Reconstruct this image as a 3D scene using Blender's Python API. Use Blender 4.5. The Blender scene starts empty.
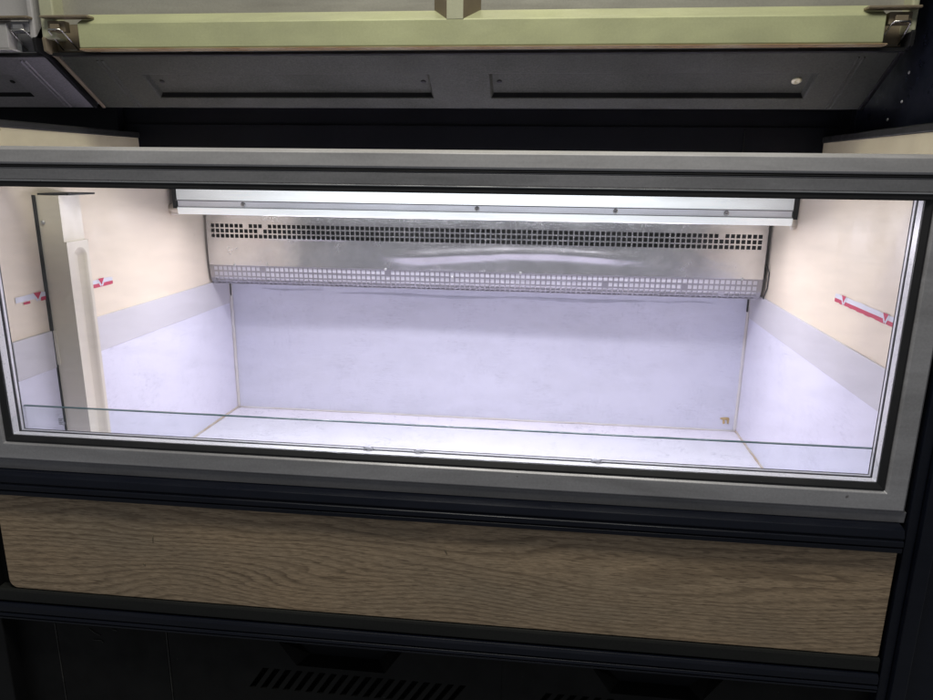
import bpy, math, random
from mathutils import Matrix, Vector
random.seed(4)
SC = bpy.context.scene
COL = SC.collection
OFF = Vector((0, 0, 1.35))          # eye height above the shop floor

# ------------------------------------------------------------------ mesh helpers
class MB:
    def __init__(s): s.v = []; s.f = []; s.m = []; s.sm = []
    def face(s, pts, mi=0, smooth=False):
        i = len(s.v); s.v += [tuple(p) for p in pts]
        s.f.append(tuple(range(i, i + len(pts)))); s.m.append(mi); s.sm.append(smooth)
    def poly(s, verts, faces, mi=0, smooth=False):
        i = len(s.v); s.v += [tuple(p) for p in verts]
        for f in faces:
            s.f.append(tuple(i + k for k in f)); s.m.append(mi); s.sm.append(smooth)
        return s
    def box(s, x0, x1, y0, y1, z0, z1, mi=0):
        v = [(x0,y0,z0),(x1,y0,z0),(x1,y1,z0),(x0,y1,z0),(x0,y0,z1),(x1,y0,z1),(x1,y1,z1),(x0,y1,z1)]
        return s.poly(v, [(0,3,2,1),(4,5,6,7),(0,1,5,4),(1,2,6,5),(2,3,7,6),(3,0,4,7)], mi)
    def extx(s, prof, x0, x1, mi=0, smooth=False):        # profile of (y, z) swept along x
        n = len(prof)
        v = [(x0, y, z) for y, z in prof] + [(x1, y, z) for y, z in prof]
        fs = [(i, (i+1) % n, n + (i+1) % n, n + i) for i in range(n)]
        s.poly(v, fs, mi, smooth)
        s.poly(v, [tuple(range(n-1, -1, -1)), tuple(range(n, 2*n))], mi)
        return s
    def exty(s, prof, y0, y1, mi=0):                      # outline of (x, z) swept along y
        n = len(prof)
        v = [(x, y0, z) for x, z in prof] + [(x, y1, z) for x, z in prof]
        s.poly(v, [(i, (i+1) % n, n + (i+1) % n, n + i) for i in range(n)], mi)
        s.poly(v, [tuple(range(n-1, -1, -1)), tuple(range(n, 2*n))], mi)
        return s
    def ring(s, rect, prof, mi=0, closed=True):           # profile of (inset, y) swept round a rectangle, mitred
        x0, x1, z0, z1 = rect; n = len(prof); v = []
        for (cx, cz, sx, sz) in ((x0,z0,1,1),(x1,z0,-1,1),(x1,z1,-1,-1),(x0,z1,1,-1)):
            for ins, y in prof: v.append((cx + sx*ins, y, cz + sz*ins))
        fs = []
        for c in range(4):
            d = (c+1) % 4
            for i in range(n if closed else n-1):
                j = (i+1) % n
                fs.append((c*n+i, d*n+i, d*n+j, c*n+j))
        return s.poly(v, fs, mi)
    def tube(s, pts, r, n=8, closed=False, mi=0):
        pts = [Vector(p) for p in pts]; N = len(pts); v = []
        for i, p in enumerate(pts):
            a = pts[(i-1) % N] if (closed or i > 0) else p
            b = pts[(i+1) % N] if (closed or i < N-1) else p
            t = (b - a).normalized()
            u = t.cross(Vector((0,0,1)) if abs(t.z) < .9 else Vector((1,0,0))).normalized()
            w = t.cross(u)
            rr = r[i] if isinstance(r, (list, tuple)) else r
            for k in range(n):
                q = 2*math.pi*k/n
                v.append(p + u*math.cos(q)*rr + w*math.sin(q)*rr)
        fs = []
        for i in range(N if closed else N-1):
            j = (i+1) % N
            for k in range(n):
                l = (k+1) % n
                fs.append((i*n+k, i*n+l, j*n+l, j*n+k))
        s.poly(v, fs, mi, True)
        if not closed: s.poly(v, [tuple(range(n-1,-1,-1)), tuple(range((N-1)*n, N*n))], mi)
        return s
    def dome(s, c, ax, r, h, n=16, mi=0, dimple=True):    # screw / rivet head, ax points outward
        c = Vector(c); ax = Vector(ax).normalized()
        u = ax.cross(Vector((0.31,.5,.81))).normalized(); w = ax.cross(u)
        prof = [(1, 0), (1, .35), (.85, .75), (.5, 1), (.42, 1), (.3, .45), (.0, .35)] if dimple else [(1,0),(.95,.5),(.7,.85),(.35,1),(0,1.03)]
        v = []
        for k, h_ in prof:
            for q in range(n):
                a = 2*math.pi*q/n
                v.append(c + u*math.cos(a)*r*k + w*math.sin(a)*r*k + ax*h*h_)
        fs = [(i*n+q, i*n+(q+1) % n, (i+1)*n+(q+1) % n, (i+1)*n+q) for i in range(len(prof)-1) for q in range(n)]
        return s.poly(v, fs, mi, True)
    def grid(s, us, ws, fn, skip=lambda i, j: False, mi=lambda i, j: 0, smooth=False):
        U = len(us); W = len(ws)
        v = [fn(u, w) for w in ws for u in us]
        i0 = len(s.v); s.v += [tuple(p) for p in v]
        for j in range(W-1):
            for i in range(U-1):
                if skip(i, j): continue
                s.f.append((i0+j*U+i, i0+j*U+i+1, i0+(j+1)*U+i+1, i0+(j+1)*U+i)); s.m.append(mi(i, j)); s.sm.append(smooth)
        return s
    def blob(s, c, rx, ry, rz, seed=0, amp=.35, mi=0, n=12, m=8):
        rnd = random.Random(seed); ph = [rnd.uniform(0, 6.3) for _ in range(6)]
        v = []
        for a in range(m+1):
            th = math.pi*a/m
            for b in range(n):
                p = 2*math.pi*b/n
                k = 1 + amp*(.5*math.sin(2*p+ph[0])*math.sin(th)+.4*math.sin(3*th+ph[1])*math.sin(th)*math.cos(p+ph[2])+.3*math.sin(5*p+ph[3])*math.sin(th)**2)
                v.append((c[0]+rx*k*math.sin(th)*math.cos(p), c[1]+ry*k*math.sin(th)*math.sin(p), c[2]+rz*k*math.cos(th)))
        fs = [(a*n+b, a*n+(b+1) % n, (a+1)*n+(b+1) % n, (a+1)*n+b) for a in range(m) for b in range(n)]
        return s.poly(v, fs, mi, True)
    def build(s, name, mats, parent=None, bevel=0, label=None, segs=2, base=None):
        if not isinstance(mats, (list, tuple)): mats = [mats]
        o_ = base if base is not None else base_of(parent)
        me = bpy.data.meshes.new(name)
        me.from_pydata([(x-o_[0], y-o_[1], z-o_[2]) for x, y, z in s.v], [], s.f)
        for m in mats: me.materials.append(m)
        me.polygons.foreach_set('material_index', s.m)
        me.polygons.foreach_set('use_smooth', s.sm)
        import bmesh
        bm = bmesh.new(); bm.from_mesh(me)
        bmesh.ops.remove_doubles(bm, verts=bm.verts, dist=1e-6)
        bmesh.ops.recalc_face_normals(bm, faces=bm.faces)
        bm.to_mesh(me); bm.free(); me.update()
        o = bpy.data.objects.new(name, me); COL.objects.link(o)
        if parent is not None: o.parent = parent
        else: o.location = Vector(o_) + OFF
        o['base'] = list(o_)
        if bevel:
            b = o.modifiers.new('edge', 'BEVEL'); b.width = bevel; b.segments = segs
            b.limit_method = 'ANGLE'; b.angle_limit = math.radians(35); b.harden_normals = False
        if label: o['label'] = label
        return o

def base_of(o):
    return tuple(o['base']) if o is not None else (0, 0, 0)
def empty(name, base, label, cat, group=None):
    o = bpy.data.objects.new(name, None); COL.objects.link(o)
    o.location = Vector(base) + OFF; o['base'] = list(base)
    o.empty_display_size = .1
    o['label'] = label; o['category'] = cat
    if group: o['group'] = group
    return o

# ------------------------------------------------------------------ materials
def nodes_of(name):
    m = bpy.data.materials.new(name); m.use_nodes = True
    nt = m.node_tree; return m, nt, nt.nodes['Principled BSDF']
def coord(nt, scale=(1,1,1), rot=(0,0,0)):
    tc = nt.nodes.new('ShaderNodeTexCoord'); mp = nt.nodes.new('ShaderNodeMapping')
    mp.inputs['Scale'].default_value = scale; mp.inputs['Rotation'].default_value = rot
    nt.links.new(tc.outputs['Object'], mp.inputs['Vector']); return mp.outputs['Vector']
def noise(nt, vec, scale, detail=4, rough=.55, dist=0):
    n = nt.nodes.new('ShaderNodeTexNoise'); n.inputs['Scale'].default_value = scale
    n.inputs['Detail'].default_value = detail; n.inputs['Roughness'].default_value = rough
    n.inputs['Distortion'].default_value = dist
    nt.links.new(vec, n.inputs['Vector']); return n.outputs['Fac']
def ramp(nt, fac, stops):
    r = nt.nodes.new('ShaderNodeValToRGB'); e = r.color_ramp.elements
    while len(e) < len(stops): e.new(.5)
    for k, (p, c) in enumerate(stops):
        e[k].position = p; e[k].color = (c[0], c[1], c[2], 1) if not isinstance(c, (int, float)) else (c, c, c, 1)
    nt.links.new(fac, r.inputs['Fac']); return r.outputs['Color']
def mix(nt, fac, a, b, mode='MIX'):
    x = nt.nodes.new('ShaderNodeMix'); x.data_type = 'RGBA'; x.blend_type = mode
    for sock, val in ((x.inputs['Factor'], fac), (x.inputs['A'], a), (x.inputs['B'], b)):
        if isinstance(val, (int, float)): sock.default_value = val if sock.type == 'VALUE' else (val,)*3 + (1,)
        elif isinstance(val, tuple): sock.default_value = (*val[:3], 1)
        else: nt.links.new(val, sock)
    return x.outputs['Result']
def math_n(nt, op, a, b=None):
    x = nt.nodes.new('ShaderNodeMath'); x.operation = op
    for k, val in enumerate((a, b)):
        if val is None: continue
        if isinstance(val, (int, float)): x.inputs[k].default_value = val
        else: nt.links.new(val, x.inputs[k])
    return x.outputs[0]
def bump(nt, p, h, strength=.1, dist=.002):
    b = nt.nodes.new('ShaderNodeBump'); b.inputs['Strength'].default_value = strength
    b.inputs['Distance'].default_value = dist
    nt.links.new(h, b.inputs['Height']); nt.links.new(b.outputs['Normal'], p.inputs['Normal'])

def surf(name, col, dirt=None, amount=.5, rough=.5, metal=0, scale=(1,1,1), nscale=6, grain=0, grain_scale=(60,60,60),
         spec=.5, specks=None, speck_scale=70, speck_at=.72, bumpv=0, rvar=.12, fine=0):
    m, nt, p = nodes_of(name)
    v = coord(nt, scale)
    n1 = noise(nt, v, nscale, 6, .6, .3)
    c = mix(nt, ramp(nt, n1, [(.38, 0.0), (.68, amount)]), col, dirt or tuple(k*.7 for k in col))
    if fine:
        n4 = noise(nt, coord(nt), 260, 3, .6)
        c = mix(nt, fine, c, ramp(nt, n4, [(.3, .3), (.7, 1.0)]), 'MULTIPLY')
    if specks:
        n2 = noise(nt, coord(nt, (1, 1, 1)), speck_scale, 2, .5)
        c = mix(nt, ramp(nt, n2, [(speck_at, 0.0), (speck_at + .04, .8)]), c, specks)
    nt.links.new(c, p.inputs['Base Color'])
    p.inputs['Metallic'].default_value = metal
    p.inputs['Specular IOR Level'].default_value = spec
    r = ramp(nt, noise(nt, v, nscale*2.3, 5), [(.3, max(0, rough-rvar)), (.7, min(1, rough+rvar))])
    nt.links.new(r, p.inputs['Roughness'])
    if grain or bumpv:
        g = noise(nt, coord(nt, grain_scale), 1.0, 3)
        bump(nt, p, g, grain or bumpv, .002)
    return m

def glass(name, tint, refl=.06, rough=.0, film=0.0):
    m = bpy.data.materials.new(name); m.use_nodes = True; nt = m.node_tree
    for n in list(nt.nodes):
        if n.type != 'OUTPUT_MATERIAL': nt.nodes.remove(n)
    out = [n for n in nt.nodes if n.type == 'OUTPUT_MATERIAL'][0]
    tr = nt.nodes.new('ShaderNodeBsdfTransparent'); tr.inputs['Color'].default_value = (*tint, 1)
    gl = nt.nodes.new('ShaderNodeBsdfGlossy'); gl.inputs['Roughness'].default_value = rough
    fr = nt.nodes.new('ShaderNodeLayerWeight'); fr.inputs['Blend'].default_value = .25
    f = math_n(nt, 'ADD', math_n(nt, 'MULTIPLY', fr.outputs['Fresnel'], .5), refl*.3)
    mx = nt.nodes.new('ShaderNodeMixShader'); nt.links.new(f, mx.inputs[0])
    nt.links.new(tr.outputs[0], mx.inputs[1]); nt.links.new(gl.outputs[0], mx.inputs[2])
    last = mx.outputs[0]
    if film:
        df = nt.nodes.new('ShaderNodeBsdfDiffuse'); df.inputs['Color'].default_value = (.8,.8,.85,1)
        mf = nt.nodes.new('ShaderNodeMixShader')
        nf = ramp(nt, noise(nt, coord(nt, (3, 1, 9)), 2.5, 7, .65), [(.45, 0.0), (.8, film)])
        nt.links.new(nf, mf.inputs[0]); nt.links.new(last, mf.inputs[1]); nt.links.new(df.outputs[0], mf.inputs[2])
        last = mf.outputs[0]
    nt.links.new(last, out.inputs['Surface'])
    return m

M = {}
M['beige'] = surf('ivory_plastic', (.82,.715,.57), (.77,.665,.52), .5, .55, specks=(.62,.52,.38), speck_scale=45, speck_at=.79, bumpv=.03, grain_scale=(8,8,8))
M['post'] = surf('aged_ivory_moulding', (.76,.70,.57), (.64,.59,.47), .5, .42, bumpv=.05, grain_scale=(12,12,12))
def liner_mat(name, col, dirt):
    m, nt, p = nodes_of(name)
    v = coord(nt, (1, 1, 1))
    c = mix(nt, ramp(nt, noise(nt, v, 3, 6, .65, .4), [(.4, 0.0), (.75, .38)]), col, dirt)
    # fine random scratches: thin level-lines of stretched noise
    for sc, rot, k in (((16, 16, 130), (0, .5, 0), .75), ((13, 13, 120), (0, -.35, 0), .65), ((12, 12, 140), (0, .06, 0), .7), ((110, 110, 14), (0, .2, 0), .5)):
        n = noise(nt, coord(nt, sc, rot), 1.3, 3, .6)
        d = math_n(nt, 'ABSOLUTE', math_n(nt, 'SUBTRACT', n, .5))
        line = ramp(nt, d, [(.0, k), (.009, 0.0)])
        mask = ramp(nt, noise(nt, coord(nt, (1, 1, 1), (rot[1], 1.3*k, .4)), 11, 4, .6), [(.52, 0.0), (.60, 1.0)])
        c = mix(nt, math_n(nt, 'MULTIPLY', line, mask), c, (.34,.35,.43))
    sp = noise(nt, v, 120, 2)
    c = mix(nt, ramp(nt, sp, [(.775, 0.0), (.8, .7)]), c, (.30,.28,.27))
    nt.links.new(c, p.inputs['Base Color']); p.inputs['Roughness'].default_value = .42
    p.inputs['Specular IOR Level'].default_value = .35
    bump(nt, p, noise(nt, coord(nt, (3, 3, 5)), 2, 3), .12, .004)
    return m
M['liner'] = liner_mat('white_liner_sheet', (.745,.735,.835), (.68,.67,.77))
M['backliner'] = liner_mat('scuffed_back_liner', (.70,.71,.805), (.60,.615,.71))
M['floorliner'] = liner_mat('white_floor_liner', (.80,.775,.85), (.74,.72,.79))
M['strip'] = surf('grey_cover_strip', (.63,.61,.63), (.58,.56,.60), .5, .45)
M['caulk'] = surf('stained_caulk', (.66,.60,.52), (.42,.27,.13), .8, .6, nscale=16)
M['caulk_clean'] = surf('pale_caulk', (.72,.70,.68), (.58,.52,.44), .6, .6, nscale=12)
M['ochre'] = surf('ochre_stain', (.56,.42,.20), (.40,.27,.11), .7, .6, nscale=30)
M['smear'] = surf('grey_water_mark', (.47,.48,.56), (.56,.57,.66), .9, .5, nscale=14)
M['dimmed_beige'] = surf('dimmed_ivory', (.56,.51,.33), (.44,.39,.25), .7, .6, nscale=9, specks=(.2,.15,.08), speck_scale=60, speck_at=.76)  # ivory above the strip light: the weaker light there is put into the colour
M['chip'] = surf('chip_and_edge_grey', (.055,.052,.048), (.018,.018,.017), .9, .6, nscale=25)
M['foam'] = surf('ivory_foam_sealant', (.78,.72,.62), (.60,.52,.40), .5, .7, bumpv=.3)
M['frame'] = surf('brushed_grey_aluminium', (.66,.645,.655), (.42,.41,.415), .85, .42, .4, (1,6,6), 3, grain=.05, grain_scale=(6,300,300), fine=.15)
M['frame_ring'] = surf('worn_grey_aluminium', (.58,.57,.59), (.38,.37,.38), .9, .40, .4, (1,6,6), 3, grain=.05, grain_scale=(6,300,300), fine=.2, specks=(.16,.15,.14), speck_scale=60, speck_at=.75)
M['frame_dark'] = surf('dull_grey_aluminium', (.33,.325,.345), (.20,.20,.21), .85, .45, .4, (1,6,6), 3, grain=.05, grain_scale=(6,300,300), fine=.2)
M['bright'] = surf('polished_aluminium', (.75,.75,.76), (.6,.6,.6), .5, .25, .9)
M['gasket'] = surf('black_rubber', (.014,.014,.016), (.03,.03,.03), .5, .5)
M['bumper'] = surf('blue_black_bumper', (.006,.008,.016), (.012,.014,.024), .6, .36, 0, (1,4,4), 4, fine=.3, spec=0.3)
M['black'] = surf('black_plastic', (.007,.007,.008), (.013,.013,.012), .6, .55, nscale=5, fine=.3, spec=0.22)
M['kick'] = surf('dusty_black_kick_plate', (.0045,.0045,.0045), (.009,.009,.008), .7, .6, nscale=7, fine=.3, specks=(.07,.065,.06), speck_scale=90, speck_at=.77, spec=0.22)
M['greyrail'] = surf('dark_grey_rail', (.026,.027,.025), (.015,.015,.015), .6, .5, 0, (1,5,5), 4, fine=.3, spec=0.22)
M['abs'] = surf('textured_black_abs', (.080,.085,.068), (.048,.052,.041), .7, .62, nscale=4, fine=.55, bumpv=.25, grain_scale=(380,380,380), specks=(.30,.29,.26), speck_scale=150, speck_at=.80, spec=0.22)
M['abs_lilac'] = surf('textured_black_abs_sheen', (.36,.34,.36), (.24,.225,.24), .7, .5, nscale=4, fine=.4, bumpv=.25, grain_scale=(380,380,380))  # lighter copy of the ABS: lavender grazing sheen put into its colour
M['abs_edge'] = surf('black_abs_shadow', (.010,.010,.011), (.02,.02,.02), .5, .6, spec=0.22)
M['void'] = surf('black_inner_panel', (.006,.007,.010), (.011,.012,.016), .6, .6, nscale=3, fine=.3, spec=0.22)
M['olive'] = surf('olive_painted_metal', (.535,.555,.315), (.42,.43,.26), .8, .40, .15, (1.4,4,2.5), 4, fine=.12, specks=(.16,.12,.06), speck_scale=60, speck_at=.80)
M['olive_pale'] = surf('grey_green_metal', (.54,.54,.37), (.44,.44,.32), .6, .4, .2, nscale=5, fine=.12)
M['lilac_metal'] = surf('pale_grey_metal', (.52,.50,.50), (.43,.42,.40), .6, .45, .15, (1,4,4), 5, fine=.12)
M['door'] = surf('grey_door_metal', (.44,.425,.37), (.34,.32,.28), .7, .4, .35, (1,1,6), 4, fine=.15, grain=.05, grain_scale=(4,200,200))
M['brown'] = surf('brown_oxidised_metal', (.27,.22,.15), (.16,.125,.085), .6, .5, .3, nscale=12)
M['rust'] = surf('rusty_seam', (.26,.17,.08), (.34,.30,.19), .8, .7, nscale=14)
M['wire'] = surf('zinc_wire', (.75,.74,.70), (.5,.48,.44), .5, .25, 1.0)
M['screw'] = surf('steel_screw', (.62,.62,.60), (.4,.4,.4), .5, .35, .8)
M['brass'] = surf('pale_brass_rivet', (.62,.60,.42), (.45,.42,.28), .5, .4, .6)
M['dark'] = surf('dark_slot', (.01,.01,.01), (.02,.02,.02), .5, .7)
M['red'] = surf('crimson_ink', (.55,.035,.09), (.48,.05,.10), .5, .5)
M['white_ink'] = surf('white_tape', (.72,.72,.78), (.64,.64,.72), .6, .5, nscale=30)
M['grey_ink'] = surf('etched_grey', (.42,.43,.48), (.38,.38,.42), .5, .6)
M['white_trim'] = surf('white_inner_trim', (.86,.85,.88), (.75,.74,.78), .5, .4)
M['honeycomb'] = surf('white_air_diffuser', (.86,.85,.90), (.80,.78,.84), .5, .6)
M['glass'] = glass('clear_pane', (.985,.99,.99), .05, .0, .03)
M['baffle'] = glass('baffle_glass', (.955,.975,.975), .05)
M['baffle_edge'] = surf('green_glass_edge', (.10,.20,.21), (.14,.25,.26), .5, .2)

# stainless evaporator cover: near-mirror, faintly rippled and water-spotted
m, nt, p = nodes_of('rippled_stainless')
v = coord(nt, (1, 1, 1))
nt.links.new(ramp(nt, noise(nt, v, 9, 6, .65), [(.3, (.56,.555,.555)), (.7, (.70,.695,.69))]), p.inputs['Base Color'])
p.inputs['Metallic'].default_value = .82
nt.links.new(ramp(nt, noise(nt, v, 14, 6, .7), [(.3, .16), (.7, .30)]), p.inputs['Roughness'])
bump(nt, p, noise(nt, coord(nt, (2.2, 1, 6)), 2.2, 3, .5, .5), .35, .006)
M['steel'] = m
m, nt, p = nodes_of('satin_steel')
v = coord(nt, (1, 1, 1))
nt.links.new(ramp(nt, noise(nt, v, 12, 5), [(.3, (.34,.335,.35)), (.7, (.44,.43,.45))]), p.inputs['Base Color'])
p.inputs['Metallic'].default_value = .9; p.inputs['Roughness'].default_value = .42
M['satin'] = m
# spacer bar: aluminium with a row of tiny breather holes
m, nt, p = nodes_of('perforated_spacer')
vo = nt.nodes.new('ShaderNodeTexVoronoi'); vo.inputs['Scale'].default_value = 230
nt.links.new(coord(nt), vo.inputs['Vector'])
nt.links.new(ramp(nt, vo.outputs['Distance'], [(.10, (.40,.40,.43)), (.22, (.92,.91,.94))]), p.inputs['Base Color'])
p.inputs['Metallic'].default_value = .0; p.inputs['Roughness'].default_value = .35
M['spacer'] = m
# lit lamp cover: bright over the tube, falling off to bare metal at its ends
def lamp_mat(name, peak, low, col, base):
    m, nt, p = nodes_of(name)
    p.inputs['Base Color'].default_value = (*base, 1); p.inputs['Roughness'].default_value = .3
    p.inputs['Metallic'].default_value = .3
    tc = nt.nodes.new('ShaderNodeTexCoord'); sp = nt.nodes.new('ShaderNodeSeparateXYZ')
    nt.links.new(tc.outputs['Object'], sp.inputs[0])
    x = math_n(nt, 'ABSOLUTE', math_n(nt, 'ADD', sp.outputs['X'], 0.0))
    r = ramp(nt, x, [(.25, peak), (.50, low + (peak-low)*.55), (.78, low)])
    n = ramp(nt, noise(nt, coord(nt, (5, 30, 30)), 2, 4), [(.3, .82), (.7, 1.0)])
    st = math_n(nt, 'MULTIPLY', r, n)
    p.inputs['Emission Color'].default_value = (*col, 1)
    nt.links.new(st, p.inputs['Emission Strength'])
    return m
M['lamp_top'] = lamp_mat('lit_channel_face', 1.5, .28, (.93,.97,1.0), (.55,.55,.56))
M['lamp_mid'] = lamp_mat('lit_channel_groove', .55, .20, (.86,.88,1.0), (.55,.55,.58))
M['lamp_low'] = lamp_mat('lit_lamp_cover', 1.0, .48, (.92,.97,1.0), (.7,.7,.7))

# oak-print laminate: contour lines of a slow noise make the cathedral figure
m, nt, p = nodes_of('oak_laminate')
big = noise(nt, coord(nt, (.62, 1, 2.7)), 2.1, 1.5, .4, .15)
wob = noise(nt, coord(nt, (5, 1, 50)), 2, 3)
tc = nt.nodes.new('ShaderNodeTexCoord'); sp = nt.nodes.new('ShaderNodeSeparateXYZ'); nt.links.new(tc.outputs['Object'], sp.inputs[0])
h = math_n(nt, 'ADD', math_n(nt, 'MULTIPLY', big, 24.0), math_n(nt, 'ADD', math_n(nt, 'MULTIPLY', sp.outputs['Z'], 74.0), math_n(nt, 'MULTIPLY', wob, 1.3)))
fr = math_n(nt, 'FRACT', h)
bands = ramp(nt, fr, [(.0, .15), (.45, .0), (.80, .75), (.92, 1.0), (1.0, .15)])
fib = noise(nt, coord(nt, (34, 1, 300)), 1.6, 5, .75)
tick = noise(nt, coord(nt, (30, 1, 500)), 1.5, 2, .5)
tone = noise(nt, coord(nt, (1.2, 1, 3)), 2, 3)
c = mix(nt, ramp(nt, tone, [(.35, 0.0), (.7, 1.0)]), (.64,.465,.30), (.52,.41,.29))
bmask = ramp(nt, noise(nt, coord(nt, (2, 1, 12)), 2, 3), [(.25, .35), (.7, .85)])
c = mix(nt, math_n(nt, 'MULTIPLY', bands, bmask), c, (.125,.085,.055))
c = mix(nt, ramp(nt, fib, [(.36, .0), (.62, .62)]), c, (.25,.18,.115))
c = mix(nt, ramp(nt, tick, [(.56, .0), (.66, .65)]), c, (.13,.092,.06))
gr = noise(nt, coord(nt), 3.0, 5, .7)
c = mix(nt, ramp(nt, gr, [(.5, 0.0), (.8, .35)]), c, (.24,.20,.155))
# darkened, grubby lower edge
nt.links.new(c, p.inputs['Base Color']); p.inputs['Roughness'].default_value = .55; p.inputs['Specular IOR Level'].default_value = .3
bump(nt, p, fib, .08, .001)
M['oak'] = m

# ================================================================== the display case
XL, XR, YB, ZF = -.94, .58, 2.0, -.728
YF = 1.12
case = empty('display_case', (-.18, 1.6, -1.3), 'refrigerated display case with wide glass front, white lit interior and oak-effect lower panel', 'display case')

# --- interior shell
MB().box(XL-.07, XR+.03, 1.16, YB+.03, ZF-.03, ZF).build('case_floor', M['floorliner'], case, label='white floor liner of the lit interior')
MB().grid([XL + (XR-XL)*i/40 for i in range(41)], [ZF + (-.02-ZF)*i/16 for i in range(17)],
          lambda x, z: (x, YB + .004*math.sin(x*5.1+.6)*math.sin((z+.7)*7), z), smooth=True).build('back_wall', M['backliner'], case, label='scuffed white back liner under the steel grille')
def wall_x(sx, y): return XR if sx > 0 else XL - .0417*(YB - y)       # the left wall opens slightly towards the front
def slab(sx, d0, d1, y0, y1, z0, z1):
    m_ = MB(); v = []
    for z in (z0, z1):
        for y, d in ((y0, d0), (y0, d1), (y1, d1), (y1, d0)): v.append((wall_x(sx, y) + sx*d, y, z))
    return m_.poly(v, [(0,3,2,1),(4,5,6,7),(0,1,5,4),(1,2,6,5),(2,3,7,6),(3,0,4,7)])
YW = YF + .0395
for sx, X in ((-1, XL), (1, XR)):
    nm = 'left' if sx < 0 else 'right'
    dz_ = -.005 if sx < 0 else 0
    w = slab(sx, 0, .04, YW, YB, ZF, .066).build('side_wall', M['beige'], case, .002, label='ivory %s side wall with white lower liner' % nm)
    slab(sx, -.003, .002, YW, YB-.004, ZF+.001, -.388+dz_).build('lower_liner', M['liner'], w)
    slab(sx, -.0045, .002, YW-.0005, YB-.006, -.389+dz_, -.313+dz_).build('cover_strip', M['strip'], w, .001)
    slab(sx, -.0015, .001, YW, 1.615, .004, .0655).build('upper_band', M['dimmed_beige'], w)
    slab(sx, -.004, .042, YW, 1.62, .066, .079).build('cap_trim', M['greyrail'], w, .002)
    # load-limit tape
    t = MB(); rnd = random.Random(7 + sx)
    y0, y1 = (1.183, 1.466) if sx < 0 else (1.19, 1.447)
    tris = (1.2385, 1.427) if sx < 0 else (1.405, 1.232)
    zt = -.2255 if sx > 0 else -.238
    def tp(y_, z_, dx): return (wall_x(sx, y_) - sx*(.0012+dx), y_, z_)
    def q(ya, yb, za, zb, mi, dx=0): t.face([tp(ya, za, dx), tp(yb, za, dx), tp(yb, zb, dx), tp(ya, zb, dx)], mi)
    y = y0
    while y < y1 - .001:                                  # chipped tape: uneven little lengths
        l = min(rnd.uniform(.006, .022), y1-y)
        worn = sx < 0 and y < 1.24
        q(y, y+l, zt-.0095 - (rnd.uniform(0,.002) if worn else 0), zt + rnd.uniform(-.0015, .0008), 0)
        if not (rnd.random() < (.35 if worn else .07)):
            q(y, y+l, zt-.0165 - rnd.uniform(0, .0012), zt-.0095 - (rnd.uniform(0, .004) if worn else 0), 1, .0002)
        y += l
    for yt in tris:
        t.face([tp(yt-.010, zt+.001, .0008), tp(yt+.010, zt+.001, .0008), tp(yt, zt-.0125, .0008)], 1)
        for s2 in (-1, 1):
            t.face([tp(yt+s2*.0105, zt+.001, .0006), tp(yt, zt-.0135, .0006), tp(yt+s2*.003, zt-.0172, .0006), tp(yt+s2*.013, zt-.003, .0006)], 0)
    t.build('limit_sticker', [M['white_ink'], M['red']], w, label='red and white load line tape on the %s wall' % nm)

# caulk along the seams
def wobble(a, b, n, amp, seed):
    r = random.Random(seed); a, b = Vector(a), Vector(b)
    return [a.lerp(b, i/n) + Vector((r.uniform(-amp, amp), r.uniform(-amp, amp), r.uniform(-amp, amp))) for i in range(n+1)]
for k, (a, b, r, mt) in enumerate((((XL+.004,YB-.002,ZF+.002), (XR-.004,YB-.002,ZF+.002), .0026, 'caulk_clean'),
        ((XL-.030,1.17,ZF+.002), (XL+.004,YB-.003,ZF+.002), .0030, 'caulk'), ((XR-.004,1.17,ZF+.002), (XR-.004,YB-.003,ZF+.002), .0030, 'caulk'),
        ((XL+.006,YB-.002,ZF), (XL+.006,YB-.002,-.325), .0050, 'caulk_clean'), ((XR-.006,YB-.002,ZF), (XR-.006,YB-.002,-.325), .0050, 'caulk_clean'))):
    MB().tube(wobble(a, b, 36, .0007, k), r, 6).build('caulk_bead', M[mt], case)
for k_, (xa__, xb__, za_, zb__) in enumerate(((-.60, -.10, -.352, -.359), (-.12, .30, -.350, -.360), (-.84, -.64, -.347, -.352), (.30, .48, -.349, -.353))):
    n_ = 24; rr = random.Random(k_); up = []; lo = []
    for i in range(n_+1):
        t_ = i/n_; x_ = xa__ + (xb__-xa__)*t_; e_ = math.sin(math.pi*t_)**.5
        mid = (za_+zb__)/2 + .002*math.sin(t_*7+k_); hh = (za_-zb__)/2*e_*(.6+.5*rr.random())
        yw = YB + .004*math.sin(x_*5.1+.6)*math.sin((mid+.7)*7) - .0012
        up.append((x_, yw, mid+hh)); lo.append((x_, yw, mid-hh))
    sm_ = MB()
    for i in range(n_): sm_.face([lo[i], lo[i+1], up[i+1], up[i]])
    sm_.build('water_mark', M['smear'], case)
# old drip stains near the right rear corner, screws slots near the top of the back wall
st = MB(); st.blob((.545, 1.998, -.690), .009, .0016, .004, 3, .9); st.blob((.552, 1.998, -.696), .003, .0016, .009, 5, .9); st.blob((.540, 1.998, -.700), .0025, .0016, .006, 9, .9)
st.build('rust_stain', M['ochre'], case)
for x in (XL+.008, .5705):
    MB().box(x-.0018, x+.0018, YB-.007, YB, -.372, -.33).build('wall_slot', M['dark'], case)

# --- front wall below the window, inside
MB().box(XL-.04, XR, 1.1605, 1.172, ZF-.02, -.515).build('front_wall', M['liner'], case)

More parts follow.
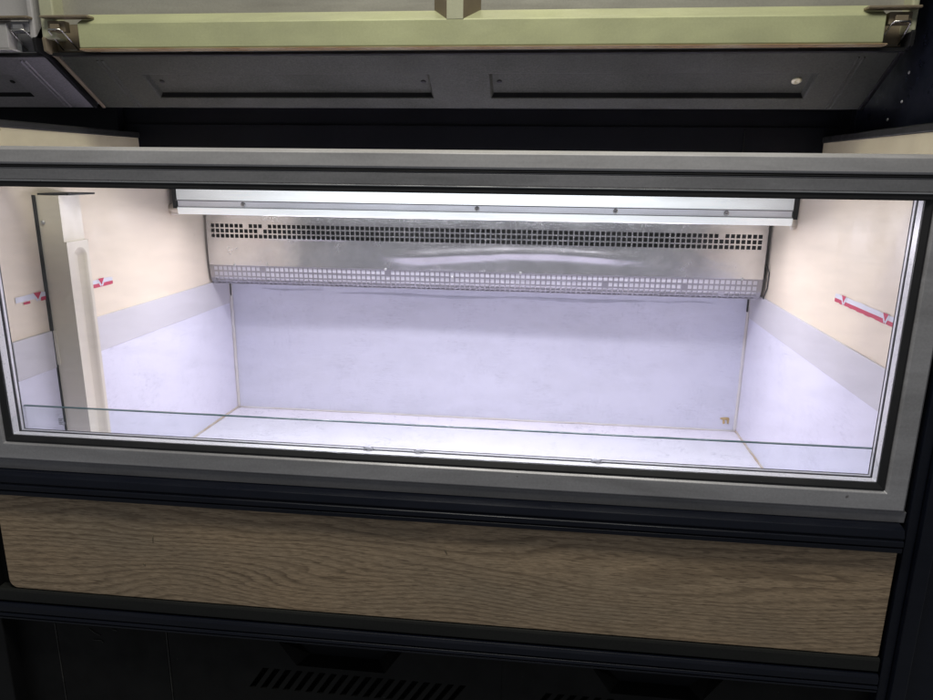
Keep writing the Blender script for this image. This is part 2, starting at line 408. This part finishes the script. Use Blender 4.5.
# --- left moulded post with a long finger groove
post = MB()
px0, px1, py0, py1 = -.9715, -.914, 1.263, 1.328
g0, g1, gz0, gz1 = 1.281, 1.320, -.66, -.155          # groove on the inner face
ys = [py0, g0, g0+.010, g1-.010, g1, py1]
zs = [ZF+.002, gz0, gz0+.014, gz1-.018, gz1, -.142, -.142001, -.053]
nseg = 24
def slot_outline(ins, dep):
    r = (g1-g0)/2 - ins; cy = (g0+g1)/2; pts = []
    for i in range(nseg+1):
        a = math.pi*i/nseg; pts.append((px1-dep, cy + r*math.cos(a), gz1-(g1-g0)/2 + r*math.sin(a)))
    for i in range(nseg+1):
        a = math.pi + math.pi*i/nseg; pts.append((px1-dep, cy + r*math.cos(a), gz0+(g1-g0)/2 + r*math.sin(a)))
    return pts
o1, o2, o3 = slot_outline(0, 0), slot_outline(.004, .004), slot_outline(.013, .012)
n = len(o1)
for A, B in ((o1, o2), (o2, o3)):
    post.poly(A + B, [(i, (i+1) % n, n+(i+1) % n, n+i) for i in range(n)], 0, True)
post.face(o3)
rect = []
for (x, y, z) in o1:                                    # outer border of the inner face, matched to the slot outline
    cy = (g0+g1)/2; cz = (gz0+gz1)/2; dy, dz = y-cy, z-cz
    hy, hz = (py1-py0)/2, (-.142-(ZF+.002))/2
    k = 1/max(abs(dy)/((g1-g0)/2)/1.0, 1e-6); fy = dy/((g1-g0)/2); fz = dz/((gz1-gz0)/2)
    m_ = max(abs(fy), abs(fz)); fy /= m_; fz /= m_
    rect.append((px1, (py0+py1)/2 + fy*hy, ((ZF+.002)+(-.142))/2 + fz*hz))
post.poly(o1 + rect, [(i, (i+1) % n, n+(i+1) % n, n+i) for i in range(n)])
zt, zb = -.142, ZF+.002
post.face([(px0,py0,zb),(px1,py0,zb),(px1,py0,zt),(px0,py0,zt)])
post.face([(px0,py1,zb),(px1,py1,zb),(px1,py1,zt),(px0,py1,zt)])
post.face([(px0,py0,zt),(px1,py0,zt),(px1,py1,zt),(px0,py1,zt)])
post.box(px0, px1-.005, py0+.0005, py1-.003, zt, -.0545)
post.box(px0-.004, px0+.012, py0-.003, py0+.004, -.388, -.318)
pst = post.build('corner_moulding', M['post'], case, label='ivory upright moulding with a long rounded groove on the left wall')
MB().dome((px0+.015, py0, -.105), (0,-1,0), .0042, .003).build('screw', M['screw'], pst)
MB().box(px0-.002, px0+.0066, py0-.0035, py0-.0005, zb, -.054).build('edge_shadow_strip', M['greyrail'], pst)
MB().box(px0+.006, px1+.012, py0+.006, py1+.022, -.0540, -.0505).build('dark_top_cap', M['dark'], pst)  # thin dark piece over the top of the moulding

# --- evaporator cover: flat perforated stainless face, dented, with a perforated lip folded towards the wall
cov = MB()
X0, X1, YE = XL+.004, XR-.012, 1.88
pit = .01372; nh = int((X1-X0-.012)/pit); xa = (X0+X1-nh*pit)/2; gap = .0038
us = [X0]
for i in range(nh): us += [xa + i*pit + gap/2, xa + (i+1)*pit - gap/2]
us.append(X1)
def rows(z, k, rp):                      # k rows of holes going down from z
    out = []
    for j in range(k): out += [z - j*rp - gap/2, z - (j+1)*rp + gap/2]
    return out
top = [-.03, -.08, -.12, -.140]
r1 = rows(-.1475, 3, .0140)
flat = [-.1915 - .0725*i/18 for i in range(19)]
ws = top + r1 + flat
hole_rows = set(len(top) + 2*j for j in range(3))
def ridge(x, z):
    c = -.222 + .013*math.exp(-((x+.02)/.20)**2) - .006*math.exp(-((x+.36)/.10)**2)
    a = .0046*max(0, min(1, (x+.46)/.12))*max(0, min(1, (.30-x)/.16))
    return -a*math.exp(-((z-c)/.0145)**2) + .0016*math.sin(x*9+1)*math.sin((z+.27)*26) * (1 if -.264 < z < -.19 else .3)
rnd = random.Random(2)
plug = set((rnd.randrange(nh), rnd.randrange(3)) for _ in range(2)) | {(11, 0), (nh-8, 0)}
def skp(i, j):
    return j in hole_rows and i % 2 == 1 and ((i-1)//2, (j-len(top))//2) not in plug
cov.grid(us, ws, lambda x, z: (x, YE + ridge(x, z), z), skp, smooth=True)
evap = cov.build('evaporator_cover', M['steel'], case, label='dented stainless grille cover with rows of square holes')
# hole walls are thin sheet: a second skin just behind gives the sheet its thickness
lip = MB()
r2 = [0] + [.0042 + k for j in range(3) for k in (j*.0152, j*.0152 + .0108)] + [.0545, .0650]
def lz(s): return -.264 - s if s < .030 else -.294 - .0245*math.sin(min((s-.030)/.0245, 1.57)) 
def ly(s): return YE + .10*s if s < .030 else YE + .003 + .0245*(1-math.cos(min((s-.030)/.0245, 1.57)))
rnd = random.Random(5)
plug2 = set((rnd.randrange(nh), rnd.randrange(3)) for _ in range(3)) | {(10, 0), (36, 0)}
lip.grid(us, r2, lambda x, s: (x, ly(s), lz(s)), lambda i, j: j % 2 == 1 and i % 2 == 1 and ((i-1)//2, j//2) not in plug2)
lip.extx([(ly(.0650), lz(.0650)), (ly(.0650)+.004, lz(.0650)-.003), (YB-.004, lz(.0650)-.008), (YB-.004, lz(.0650)-.004), (ly(.0650)+.006, lz(.0650)+.001)], X0, X1)
lp = lip.build('perforated_lip', M['satin'], evap)
hc = MB(); hc.grid([X0+.004, X1-.004], [.002, .012, .024, .032, .040, .047, .053], lambda x, s: (x, ly(s)+.0030, lz(s)+(.0 if s < .03 else .0025))); hc.build('air_diffuser', M['honeycomb'], evap)
MB().box(X0+.01, X1-.005, YE+.022, YE+.026, -.262, -.03).build('dark_cavity', M['dark'], evap)
MB().box(X1-.004, X1+.001, YE+.002, YE+.06, -.275, -.03).build('end_flange', M['dark'], evap)
MB().tube([(X1+.004, YE-.004, -.225), (X1+.010, YE-.012, -.245), (X1+.010, YE-.010, -.285), (X1+.006, YE, -.315)], .0016, 6).build('wire', M['gasket'], evap)
for x, z in ((-.862, -.268), (-.43, -.268), (-.06, -.268), (-.245, -.285), (.515, -.268)):
    MB().dome((x, YE-.0006, z+.004), (0,-1,0), .0038, .003).build('screw', M['screw'], evap)

# --- light fixture
YL = 1.722; cx = -.18
fx = MB()
fx.extx([(YL, -.100), (YL+.001, -.075), (YL+.004, -.010), (YL+.09, -.010), (YL+.09, -.100)], XL+.012, XR-.012)
fx.box(XL+.012, XR-.012, YL-.006, YL+.003, -.0790, -.020)
fxo_base = (cx, YL, -.06)
light = fx.build('light_fixture', M['lamp_top'], None, .0015, label='white strip light fixture across the top of the interior', base=fxo_base)
light.parent = case; light.location = Vector(fxo_base) - Vector(case['base'])
MB().box(XL+.013, XR-.013, YL-.002, YL+.003, -.0955, -.0815).build('channel_groove', M['lamp_mid'], light)
MB().extx([(YL-.008, -.0975), (YL-.0095, -.0985), (YL-.007, -.1130), (YL-.004, -.1145), (YL+.07, -.1145), (YL+.07, -.1020), (YL+.002, -.0975)], XL+.014, XR-.012, 0).build('lamp_cover', M['lamp_low'], light)
MB().box(XL+.012, XR-.012, YL-.0072, YL-.001, -.0815, -.0793).build('trim_line', M['frame_dark'], light)
MB().box(XL+.012, XR-.012, YL-.0045, YL-.001, -.0974, -.0956).build('trim_line', M['frame_dark'], light)
for x in (-.755, -.165, .165, .42):
    MB().dome((x, YL-.002, -.0885), (0,-1,0), .0062, .004).build('screw', M['screw'], light)
for X, s in ((XL, 1), (XR, -1)):
    MB().box(min(X+s*.001, X+s*.011), max(X+s*.001, X+s*.011), YL-.006, YL+.05, -.100, -.015).build('end_bracket', M['dark'], light)
fm = MB(); fm.blob((XL+.004, YL+.004, -.100), .013, .010, .012, 1, .9); fm.blob((XL-.002, YL+.01, -.112), .010, .012, .007, 2, .8); fm.build('sealant_lump', M['foam'], light)
fm = MB(); fm.blob((XR-.003, YL+.002, -.104), .009, .011, .018, 4, .9); fm.blob((XR-.008, YL+.004, -.118), .008, .008, .006, 6, .9); fm.build('sealant_lump', M['foam'], light)

# --- rear hood above the opening (unlit)
hd = MB(); hd.box(XL-.05, XR+.05, 1.622, 1.64, -.012, .14); hd.box(XL-.05, XR+.05, 1.618, 1.622, .03, .098); hd.box(-2.7, XL-.052, 1.60, 1.64, -.5, .14); hd.box(XR+.052, .629, 1.60, 1.64, -.2, .14)
hd.build('rear_hood', M['void'], case, .002)
MB().box(XL-.05, XR+.05, 1.64, 2.05, -.010, .0).build('inner_ceiling', M['black'], case)
MB().box(.415, .417, 1.615, 1.618, .04, .09).build('hood_seam', M['greyrail'], case)

# --- window: frame, gasket, insulating glass
wx0, wx1, wz0, wz1 = -1.022, .606, -.5355, .013
wf = MB()
wf.ring((wx0, wx1, wz0, wz1), [(0, YF+.030), (0, YF+.004), (.004, YF), (.0325, YF), (.037, YF+.006), (.037, YF+.030)])
win = wf.build('window_frame', M['frame_ring'], case, .0008, label='brushed grey metal frame around the front glass')
MB().extx([(YF-.004, .003), (YF-.006, .006), (YF-.006, .026), (YF+.004, .0315), (YF+.05, .0315), (YF+.05, .001), (YF+.002, .001)], -1.03, .64).build('top_rail', M['frame'], win, .001)
MB().extx([(YF+.002, -.0035), (YF-.004, -.0005), (YF-.001, .002), (YF+.02, .002), (YF+.02, -.0035)], -1.03, .64).build('rail_groove', M['gasket'], win)
MB().box(-1.03, .64, YF-.002, YF+.03, -.0225, -.0036).build('lower_rail_face', M['frame_dark'], win, .0015)
MB().box(-1.03, .64, YF-.003, YF+.02, -.0250, -.0228).build('bright_bead', M['bright'], win, .0006)
MB().box(-1.03, .64, YF-.001, YF+.02, -.0325, -.0252).build('top_gasket', M['gasket'], win)
ix0, ix1, iz0, iz1 = wx0+.037, wx1-.037, wz0+.037, -.0240
MB().ring((ix0, ix1, iz0, iz1), [(0, YF+.028), (0, YF+.003), (.003, YF+.002), (.0108, YF+.007), (.0108, YF+.0100), (.004, YF+.0100), (.004, YF+.028)]).build('gasket', M['gasket'], win)
gx0, gx1, gz0_, gz1_ = ix0+.0045, ix1-.0045, iz0+.0045, iz1+.004
MB().box(gx0+.001, gx1-.001, YF+.0072, YF+.0102, gz0_+.001, gz1_-.001).build('front_pane', M['glass'], win)
MB().box(gx0+.001, gx1-.001, YF+.0252, YF+.0282, gz0_+.001, gz1_-.001).build('rear_pane', M['glass'], win)
iw = .0070
MB().ring((gx0, gx1, gz0_, gz1_), [(0, YF+.0250), (0, YF+.0104), (iw, YF+.0104), (iw, YF+.0250)]).build('spacer_bar', M['spacer'], win)
MB().ring((gx0, gx1, gz0_, gz1_), [(0, YF+.0315), (0, YF+.0284), (iw+.0004, YF+.0284), (iw+.0004, YF+.0315)]).build('rear_seal', M['gasket'], win)
MB().ring((gx0, gx1, gz0_, gz1_), [(0, YF+.0378), (0, YF+.0316), (iw, YF+.0316), (iw, YF+.0378)]).build('inner_liner', M['white_trim'], win)
MB().ring((gx0, gx1, gz0_, gz1_), [(0, YF+.0393), (0, YF+.0379), (iw+.0008, YF+.0379), (iw+.0008, YF+.0393)]).build('sealant_line', M['gasket'], win)
for x in (-.208, .105, -.30):
    b = MB(); zz = gz0_+iw+.0012
    for s2 in (-1, 1):
        b.tube([(x-.009, YF+.029+s2*.003, zz), (x, YF+.029, zz+.0008), (x+.009, YF+.029-s2*.003, zz)], .0013, 6)
    b.blob((x, YF+.030, zz+.001), .007, .006, .0028, int(x*100), .4)
    b.build('sealant_smear', M['white_ink'], win)

# --- below the window
MB().extx([(YF+.004, -.5355), (YF+.006, -.556), (YF+.05, -.556), (YF+.05, -.5355)], wx0-.01, wx1+.004).build('drip_rail', M['frame_dark'], case, .001)
bp = MB()
zz = [(-.5565, YF-.004), (-.560, YF-.014), (-.572, YF-.018), (-.577, YF-.014), (-.579, YF-.018), (-.588, YF-.018), (-.590, YF-.013), (-.592, YF-.017), (-.600, YF-.016), (-.604, YF-.004), (-.604, YF+.04), (-.5565, YF+.04)]
bp.extx([(y, z) for z, y in zz], -1.045, .603)
bp.build('bumper_strip', M['bumper'], case, .0012)
# oak panel, lower corners rounded
def rounded(x0, x1, z0, z1, r, top=False):
    pts = []
    for cx_, cz, a0 in ((x0+r, z0+r, math.pi), (x1-r, z0+r, 1.5*math.pi)):
        for i in range(9):
            a = a0 + math.pi/2*i/8; pts.append((cx_+r*math.cos(a), cz+r*math.sin(a)))
    return [p_ for p_ in pts if p_[0] < x1-r+1e-6] + [(x1-.002, z0), (x1, z0+.004), (x1, z1), (x0, z1)]
oak = MB().exty(rounded(-1.024, .605, -.809, -.602, .018), YF, YF+.018).build('wood_panel', M['oak'], case, .0015, label='oak-effect laminate panel below the window')
for (x, z, l, a) in ((-.712, -.678, .020, 1.5), (-.155, -.662, .014, 2.0), (-.735, -.735, .007, 2.2)):
    dx, dz = math.cos(a)*l/2, math.sin(a)*l/2
    MB().tube([(x-dx, YF-.0003, z-dz), (x, YF-.0006, z+.0006), (x+dx, YF-.0003, z+dz)], [.0004, .0010, .0004], 5).build('scuff', M['brown'], oak)
MB().box(-1.10, .70, YF+.019, YF+.05, -.87, -.60).build('panel_backing', M['black'], case)
lr = MB()
lr.extx([(YF-.002, -.8105), (YF-.004, -.815), (YF-.004, -.836), (YF+.004, -.840), (YF+.018, -.840), (YF+.018, -.8105)], -1.05, .607)
lr.build('lower_rail', M['greyrail'], case, .001)
lr = MB()
lr.extx([(YF-.006, -.8405), (YF-.010, -.846), (YF-.010, -.858), (YF-.004, -.860), (YF-.010, -.862), (YF-.012, -.8665), (YF-.006, -.868), (YF-.011, -.870), (YF-.010, -.874), (YF+.03, -.876), (YF+.03, -.8405)], -1.05, .607)
lr.build('lower_trim', M['bumper'], case, .0008)

# kick plates with slanted louvre slots and a hand recess
MB().box(-1.16, .66, 1.195, 1.21, -1.3, -.8705).build('rear_kick_board', M['black'], case)
YK = YF+.022
MB().box(-1.16, -.962, YK+.004, YK+.03, -1.3, -.877).build('kick_plate', M['kick'], case, .002)
MB().box(-.958, -.722, YK, YK+.03, -1.3, -.877).build('kick_plate', M['kick'], case, .002)
for xe_, zt2 in ((-.9590, -.90), (-.7205, -.885)):
    MB().box(xe_-.0008, xe_+.0008, YK-.0006, YK+.001, -1.3, zt2).build('pale_edge', M['chip'], case)  # thin lighter line along the plate seam
def grille(x0, x1, slots, rec):
    g = MB(); zt_, zb_ = -.962, -1.010
    # slotted band built as slanted bars so that the slots are real openings
    s0 = slots[0]; pit_ = .0232; nsl = slots[1]; sl_ = .032
    g.box(x0, x1, YK, YK+.004, -1.3, zb_)
    edges = [s0 + k*pit_ for k in range(nsl+1)]
    g.face([(x0,YK,zb_),(edges[0]-.006,YK,zb_),(edges[0]+sl_-.006,YK,zt_),(x0,YK,zt_)])
    for k in range(nsl+1):
        a = edges[k]-.006; b = edges[k]+.005 if k < nsl else x1
        bt = edges[k]+sl_+.005 if k < nsl else x1
        v = [(a,YK,zb_),(b,YK,zb_),(bt,YK,zt_),(a+sl_,YK,zt_)]
        g.face(v); g.face([(p[0],YK+.012,p[2]) for p in v])
        g.face([v[0],v[3],(v[3][0],YK+.012,zt_),(v[0][0],YK+.012,zb_)]); 
        if k < nsl: g.face([v[1],v[2],(v[2][0],YK+.012,zt_),(v[1][0],YK+.012,zb_)])
    # upper part with a trapezoid hand recess
    r0, r1 = rec; zr0, zr1 = -.950, -.897
    g.face([(x0,YK,zt_),(x1,YK,zt_),(x1,YK,zr0),(x0,YK,zr0)])
    g.face([(x0,YK,zr0),(r0+.036,YK,zr0),(r0,YK,zr1),(x0,YK,zr1)])
    g.face([(r1-.036,YK,zr0),(x1,YK,zr0),(x1,YK,zr1),(r1,YK,zr1)])
    g.face([(x0,YK,zr1),(x1,YK,zr1),(x1,YK,-.877),(x0,YK,-.877)])
    tr = [(r0+.036,zr0),(r1-.036,zr0),(r1,zr1),(r0,zr1)]
    ti = [(r0+.055,zr0+.006),(r1-.055,zr0+.006),(r1-.012,zr1-.003),(r0+.012,zr1-.003)]
    for i in range(4):
        j = (i+1) % 4
        g.face([(tr[i][0],YK,tr[i][1]),(tr[j][0],YK,tr[j][1]),(ti[j][0],YK+.03,ti[j][1]),(ti[i][0],YK+.03,ti[i][1])])
    g.face([(x,YK+.03,z) for x, z in ti], 1)
    o = g.build('vent_grille', [M['kick'], M['void']], case, label='black lower grille with slanted slots')
    MB().box(x0, x1, YK+.045, YK+.05, -1.3, -.877).build('dark_cavity', M['dark'], o)
grille(-.718, -.0485, (-.560, 18), (-.49, -.24))
grille(-.048, .66, (.0, 18), (.12, .36))
for pts in ([(-.885,-.905),(-.875,-.914),(-.862,-.920)], [(-.880,-.931),(-.862,-.931),(-.858,-.936)], [(-.835,-.903),(-.825,-.905)]):
    MB().tube([(x, YK-.0004, z) for x, z in pts], .0012, 5).build('paint_chip', M['chip'], case)
# black end panels of the case
for (xa_, xb_, ztop, nm) in ((.612, .80, .62, 'right'), (-1.16, -1.052, -.56, 'left')):
    e = MB()
    if nm == 'right':
        e.box(.630, .655, YF-.012, 2.1, -1.3, .62); e.box(.6125, .629, YF-.002, YF+.03, -1.3, -.03); e.box(.6555, .80, YF+.004, YF+.06, -1.3, .62)
    else: e.box(xa_, xb_, YF-.004, YF+.06, -1.3, -.53)
    ep = e.build('end_panel', M['bumper'] if nm == 'right' else M['black'], case, .002, label='black upright end panel on the %s' % nm)
    if nm == 'right':
        for (y, z) in ((1.40, .178), (1.455, .102), (1.41, .13)):
            MB().dome((.630, y, z), (-1,0,0), .0028, .002, dimple=False).build('rivet', M['screw'], ep)

# ================================================================== glass baffle standing behind the window
bf = MB(); bx0, bx1, by, bzt, bzb = -.972, XR-.003, 1.1625, -.442, -.5145
bf.box(bx0, bx1, by, by+.005, bzb, bzt-.0012, 0)
bf.box(bx0, bx1, by, by+.005, bzt-.0010, bzt+.0008, 1)
baffle = bf.build('glass_baffle', [M['baffle'], M['baffle_edge']], None, base=(-.18, by, bzb))
baffle['label'] = 'low clear glass baffle with thin green top edge standing inside the front window'; baffle['category'] = 'glass baffle'
mk = MB(); yk = by-.0006
def rq(x, z, w, h): mk.face([(x,yk,z),(x+w,yk,z),(x+w,yk,z+h),(x,yk,z+h)])
bxm, bzm = -.9035, -.476
for i in range(4): rq(bxm, bzm+i*.0032, .0070, .0022)
rq(bxm+.0069, bzm+.011, .004, .002); rq(bxm+.0069, bzm+.004, .0060, .0018); rq(bxm+.0110, bzm+.001, .0018, .0035); rq(bxm+.0069, bzm-.001, .005, .0016)
mk.build('etched_mark', M['grey_ink'], baffle)

# ================================================================== overhead cabinet
def overhead(dx, lilac, label):
    cab = empty('overhead_cabinet', (-.18+dx, 1.45, .12), label, 'overhead cabinet', 'overhead cabinets above the display case')
    xl, xr = -.955+dx, .597+dx
    YO = 1.32
    lipm = M['lilac_metal'] if lilac else M['olive']
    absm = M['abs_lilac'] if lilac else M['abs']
    # fascia lip with soft rounded upper edge, short of the latch notches at both ends
    MB().extx([(YO, .2135), (YO-.001, .216), (YO-.001, .2560), (YO+.0005, .2585), (YO+.036, .2790), (YO+.040, .272), (YO+.02, .2135)], xl+.078, xr-.052).build('fascia_lip', lipm, cab, .0012)
    MB().extx([(YO-.001, .2105), (YO-.003, .2118), (YO-.001, .2133), (YO+.02, .2133), (YO+.02, .2105)], xl+.078, xr-.045).build('lip_seam', M['rust'] if not lilac else M['lilac_metal'], cab)
    # door: two recessed leaves, flared centre post
    dr = MB(); dr.box(xl+.02, xr-.01, YO+.037, YO+.06, .262, .66)
    d = dr.build('door_leaf', M['door'] if not lilac else M['lilac_metal'], cab)
    cp = MB(); pxc = -.1705+dx
    v = []
    for z, w0 in ((.2580, .0145), (.66, .0145)):
        v += [(pxc-w0, YO-.0015, z), (pxc+w0, YO-.0015, z)]
    cp.exty([(pxc-.0145, .2575), (pxc+.0145, .2575), (pxc+.0145, .66), (pxc-.0145, .66)], YO-.0015, YO+.003, 0)
    for s in (-1, 1):
        cp.face([(pxc+s*.0145, YO-.001, .2575), (pxc+s*.0145, YO-.001, .66), (pxc+s*.042, YO+.0365, .66), (pxc+s*.042, YO+.0365, .2795)], 1)
    cp.build('centre_post', [M['olive_pale'] if not lilac else M['lilac_metal'], M['brown']], cab)
    # side posts
    for x0_, x1_ in ((xl, xl+.028), (xr-.012, xr)):
        MB().exty([(x0_, .232), (x1_, .232), (x1_, .66), (x0_, .66)], YO+.006, YO+.06).build('side_post', M['olive_pale'] if not lilac else M['lilac_metal'], cab, .003)
    # ledges and latches
    for side in (-1, 1):
        a, b = (xl+.010, xl+.105) if side < 0 else (xr-.085, xr-.002)
        MB().box(a, b, YO-.010, YO+.012, .2655, .2695).build('ledge_plate', M['brown'], cab, .001)
        xa_, xb_ = (xl+.020, xl+.046) if side < 0 else (xr-.042, xr-.014)
        lt = MB(); lt.box(xa_-.004, xb_+.004, YO+.003, YO+.018, .243, .262); lt.box(xa_+.004, xb_-.004, YO-.003, YO+.003, .246, .256)
        MB().box((xl+.004 if side < 0 else xr-.055), (xl+.077 if side < 0 else xr-.003), YO+.0375, YO+.0415, .214, .262).build('notch_plate', M['brown'] if not lilac else M['frame_dark'], cab)
        l = lt.build('latch', M['brown'] if not lilac else M['frame_dark'], cab, .001)
        A = [(xa_, YO-.005, .246), (xb_, YO-.005, .246), (xb_+.004, YO+.040, .2155), (xa_-.002, YO+.040, .2155)]
        pts = []
        for i in range(4):
            p0, p1 = Vector(A[i]), Vector(A[(i+1) % 4])
            pts += [p0.lerp(p1, .08), p0.lerp(p1, .5), p0.lerp(p1, .92)]
        MB().tube(pts, .0017, 6, True).build('wire_bail', M['wire'], l)
        MB().tube([Vector(A[3])+Vector((.001,0,.001)), Vector(A[2])+Vector((-.001,0,.001))], .0026, 6).build('bail_roller', M['wire'] if side < 0 or lilac else M['frame_dark'], l)
    # dark shadow gap under the lip, then the sloping black moulded underside
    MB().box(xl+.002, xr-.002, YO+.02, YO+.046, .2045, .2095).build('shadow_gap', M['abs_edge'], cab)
    P0, P1 = Vector((0, YO+.036, .2060)), Vector((0, YO+.172, .1235))
    D = P1 - P0; N = Vector((0, -D.z, D.y)).normalized()
    if N.z > 0: N = -N                                   # outward: down and towards the shopper
    def pt(x, s, h=0):
        q_ = P0 + D*s + N*h; return (x, q_.y, q_.z)
    rx = [(-.808+dx, -.230+dx), (-.117+dx, .478+dx)]
    us_ = [xl+.008, rx[0][0], rx[0][1], rx[1][0], rx[1][1], xr-.008]; ss_ = [0, .34, .80, 1.0]
    pn = MB(); pn.grid(us_, ss_, pt, lambda i, j: j == 1 and i in (1, 3))
    for (a, b) in rx:
        o_ = [pt(a, .34), pt(b, .34), pt(b, .80), pt(a, .80)]
        e1, e2 = (.002, .006)
        i1 = [pt(a+e1, .36, -.002), pt(b-e1, .36, -.002), pt(b-e1, .795, -.002), pt(a+e1, .795, -.002)]
        i2 = [pt(a+e2, .38, -.010), pt(b-e2, .38, -.010), pt(b-e2, .770, -.010), pt(a+e2, .770, -.010)]
        for k in range(4):
            k2 = (k+1) % 4
            pn.face([o_[k], o_[k2], i1[k2], i1[k]], 0)
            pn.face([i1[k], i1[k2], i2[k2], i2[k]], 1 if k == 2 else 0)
        pn.face(i2)
    pn.face([pt(xl+.008,1), pt(xr-.008,1), (xr-.008, 1.63, .134), (xl+.008, 1.63, .134)], 1)
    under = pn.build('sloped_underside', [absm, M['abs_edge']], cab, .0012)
    for xr_ in (-.878+dx, -.868+dx, .536+dx, .527+dx):
        rb = MB(); rb.poly([pt(xr_, .08, 0), pt(xr_+.002, .08, .003), pt(xr_+.0045, .08, 0), pt(xr_, .985, 0), pt(xr_+.002, .985, .003), pt(xr_+.0045, .985, 0)], [(0,1,4,3), (1,2,5,4), (0,2,1), (3,4,5)])
        rb.build('rib', absm, under)
    for k, (xh, s) in enumerate(((-.785+dx, .55), (-.247+dx, .56), (-.098+dx, .56), (.452+dx, .55))):
        if k == 3 and not lilac:
            f = MB(); c0 = pt(xh, s, -.010); f.dome(c0, N, .0095, .003); f.build('rivet', M['brass'], under)
        else:
            MB().dome(pt(xh, s, -.0096), N, .0052, .0015, dimple=False).build('screw_hole', M['dark'], under)
    # end plates that follow the slope
    for (xe, wid) in ((xl, .007), (xr-.007, .007)):
        ep = MB(); o_ = [(YO+.004, .2320), (YO+.006, .2100), (P0.y, P0.z-.004), (P1.y-.001, P1.z-.002), (P1.y+.004, P1.z+.004), (P1.y+.004, .30), (YO+.06, .30)]
        ep.extx(o_, xe, xe+wid).build('end_plate', M['brown'] if (not lilac and xe < 0) else M['abs_edge'], cab, .001)
    MB().box(xl, xr, YO+.07, 2.1, .30, .66).build('cabinet_body', M['door'], cab)
    return cab
overhead(0, False, 'overhead cabinet with olive green metal lip and sloped black underside right above the display case')
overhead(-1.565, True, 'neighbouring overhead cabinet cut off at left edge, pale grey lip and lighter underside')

# ================================================================== lamps, world, camera
def area(name, loc, target, sx, sy, power, col, spread=180):
    l = bpy.data.lights.new(name, 'AREA'); l.shape = 'RECTANGLE'; l.size = sx; l.size_y = sy
    l.energy = power; l.color = col; l.spread = math.radians(spread)
    o = bpy.data.objects.new(name, l); COL.objects.link(o)
    o.location = Vector(loc) + OFF
    d = (Vector(target) - Vector(loc)).normalized()
    o.rotation_euler = d.to_track_quat('-Z', 'Y').to_euler()
    return o
area('strip_lamp', (-.18, YL+.02, -.1165), (-.18, YL-.30, -.8), 1.30, .06, 7.4, (.93,.885,1.0))
area('strip_lamp_front', (-.18, YL+.010, -.1225), (-.18, YL-.6, -.60), 1.05, .03, 5.0, (.96,.90,.99))
area('shop_ceiling_lamp', (-.15, .48, 1.35), (-.15, 1.3, .1), 1.4, .35, 21.0, (1.0,.975,.88))
w = bpy.data.worlds.new('World'); SC.world = w; w.use_nodes = True
bg = w.node_tree.nodes['Background']; bg.inputs['Color'].default_value = (.92,.95,1.0,1); bg.inputs['Strength'].default_value = .13

R = ((.99377559,-.03886299,-.10440189), (.11076725,.24492634,.96319349), (.01186181,.96876249,-.24770657))
cam = bpy.data.cameras.new('camera'); co = bpy.data.objects.new('camera', cam); COL.objects.link(co)
mat = Matrix(((R[0][0], R[0][1], -R[0][2], OFF.x), (R[1][0], R[1][1], -R[1][2], OFF.y), (R[2][0], R[2][1], -R[2][2], OFF.z), (0,0,0,1)))
co.matrix_world = mat
cam.sensor_fit = 'HORIZONTAL'; cam.sensor_width = 36; cam.lens = 36*700/933; cam.clip_start = .01; cam.clip_end = 100
SC.camera = co
for o in COL.objects:
    if 'base' in o: del o['base']
SC.view_settings.view_transform = 'Standard'; SC.view_settings.look = 'None'; SC.view_settings.exposure = 0; SC.view_settings.gamma = 1
SC.cycles.max_bounces = 12; SC.cycles.diffuse_bounces = 6; SC.cycles.transparent_max_bounces = 16
SC.cycles.use_denoising = True
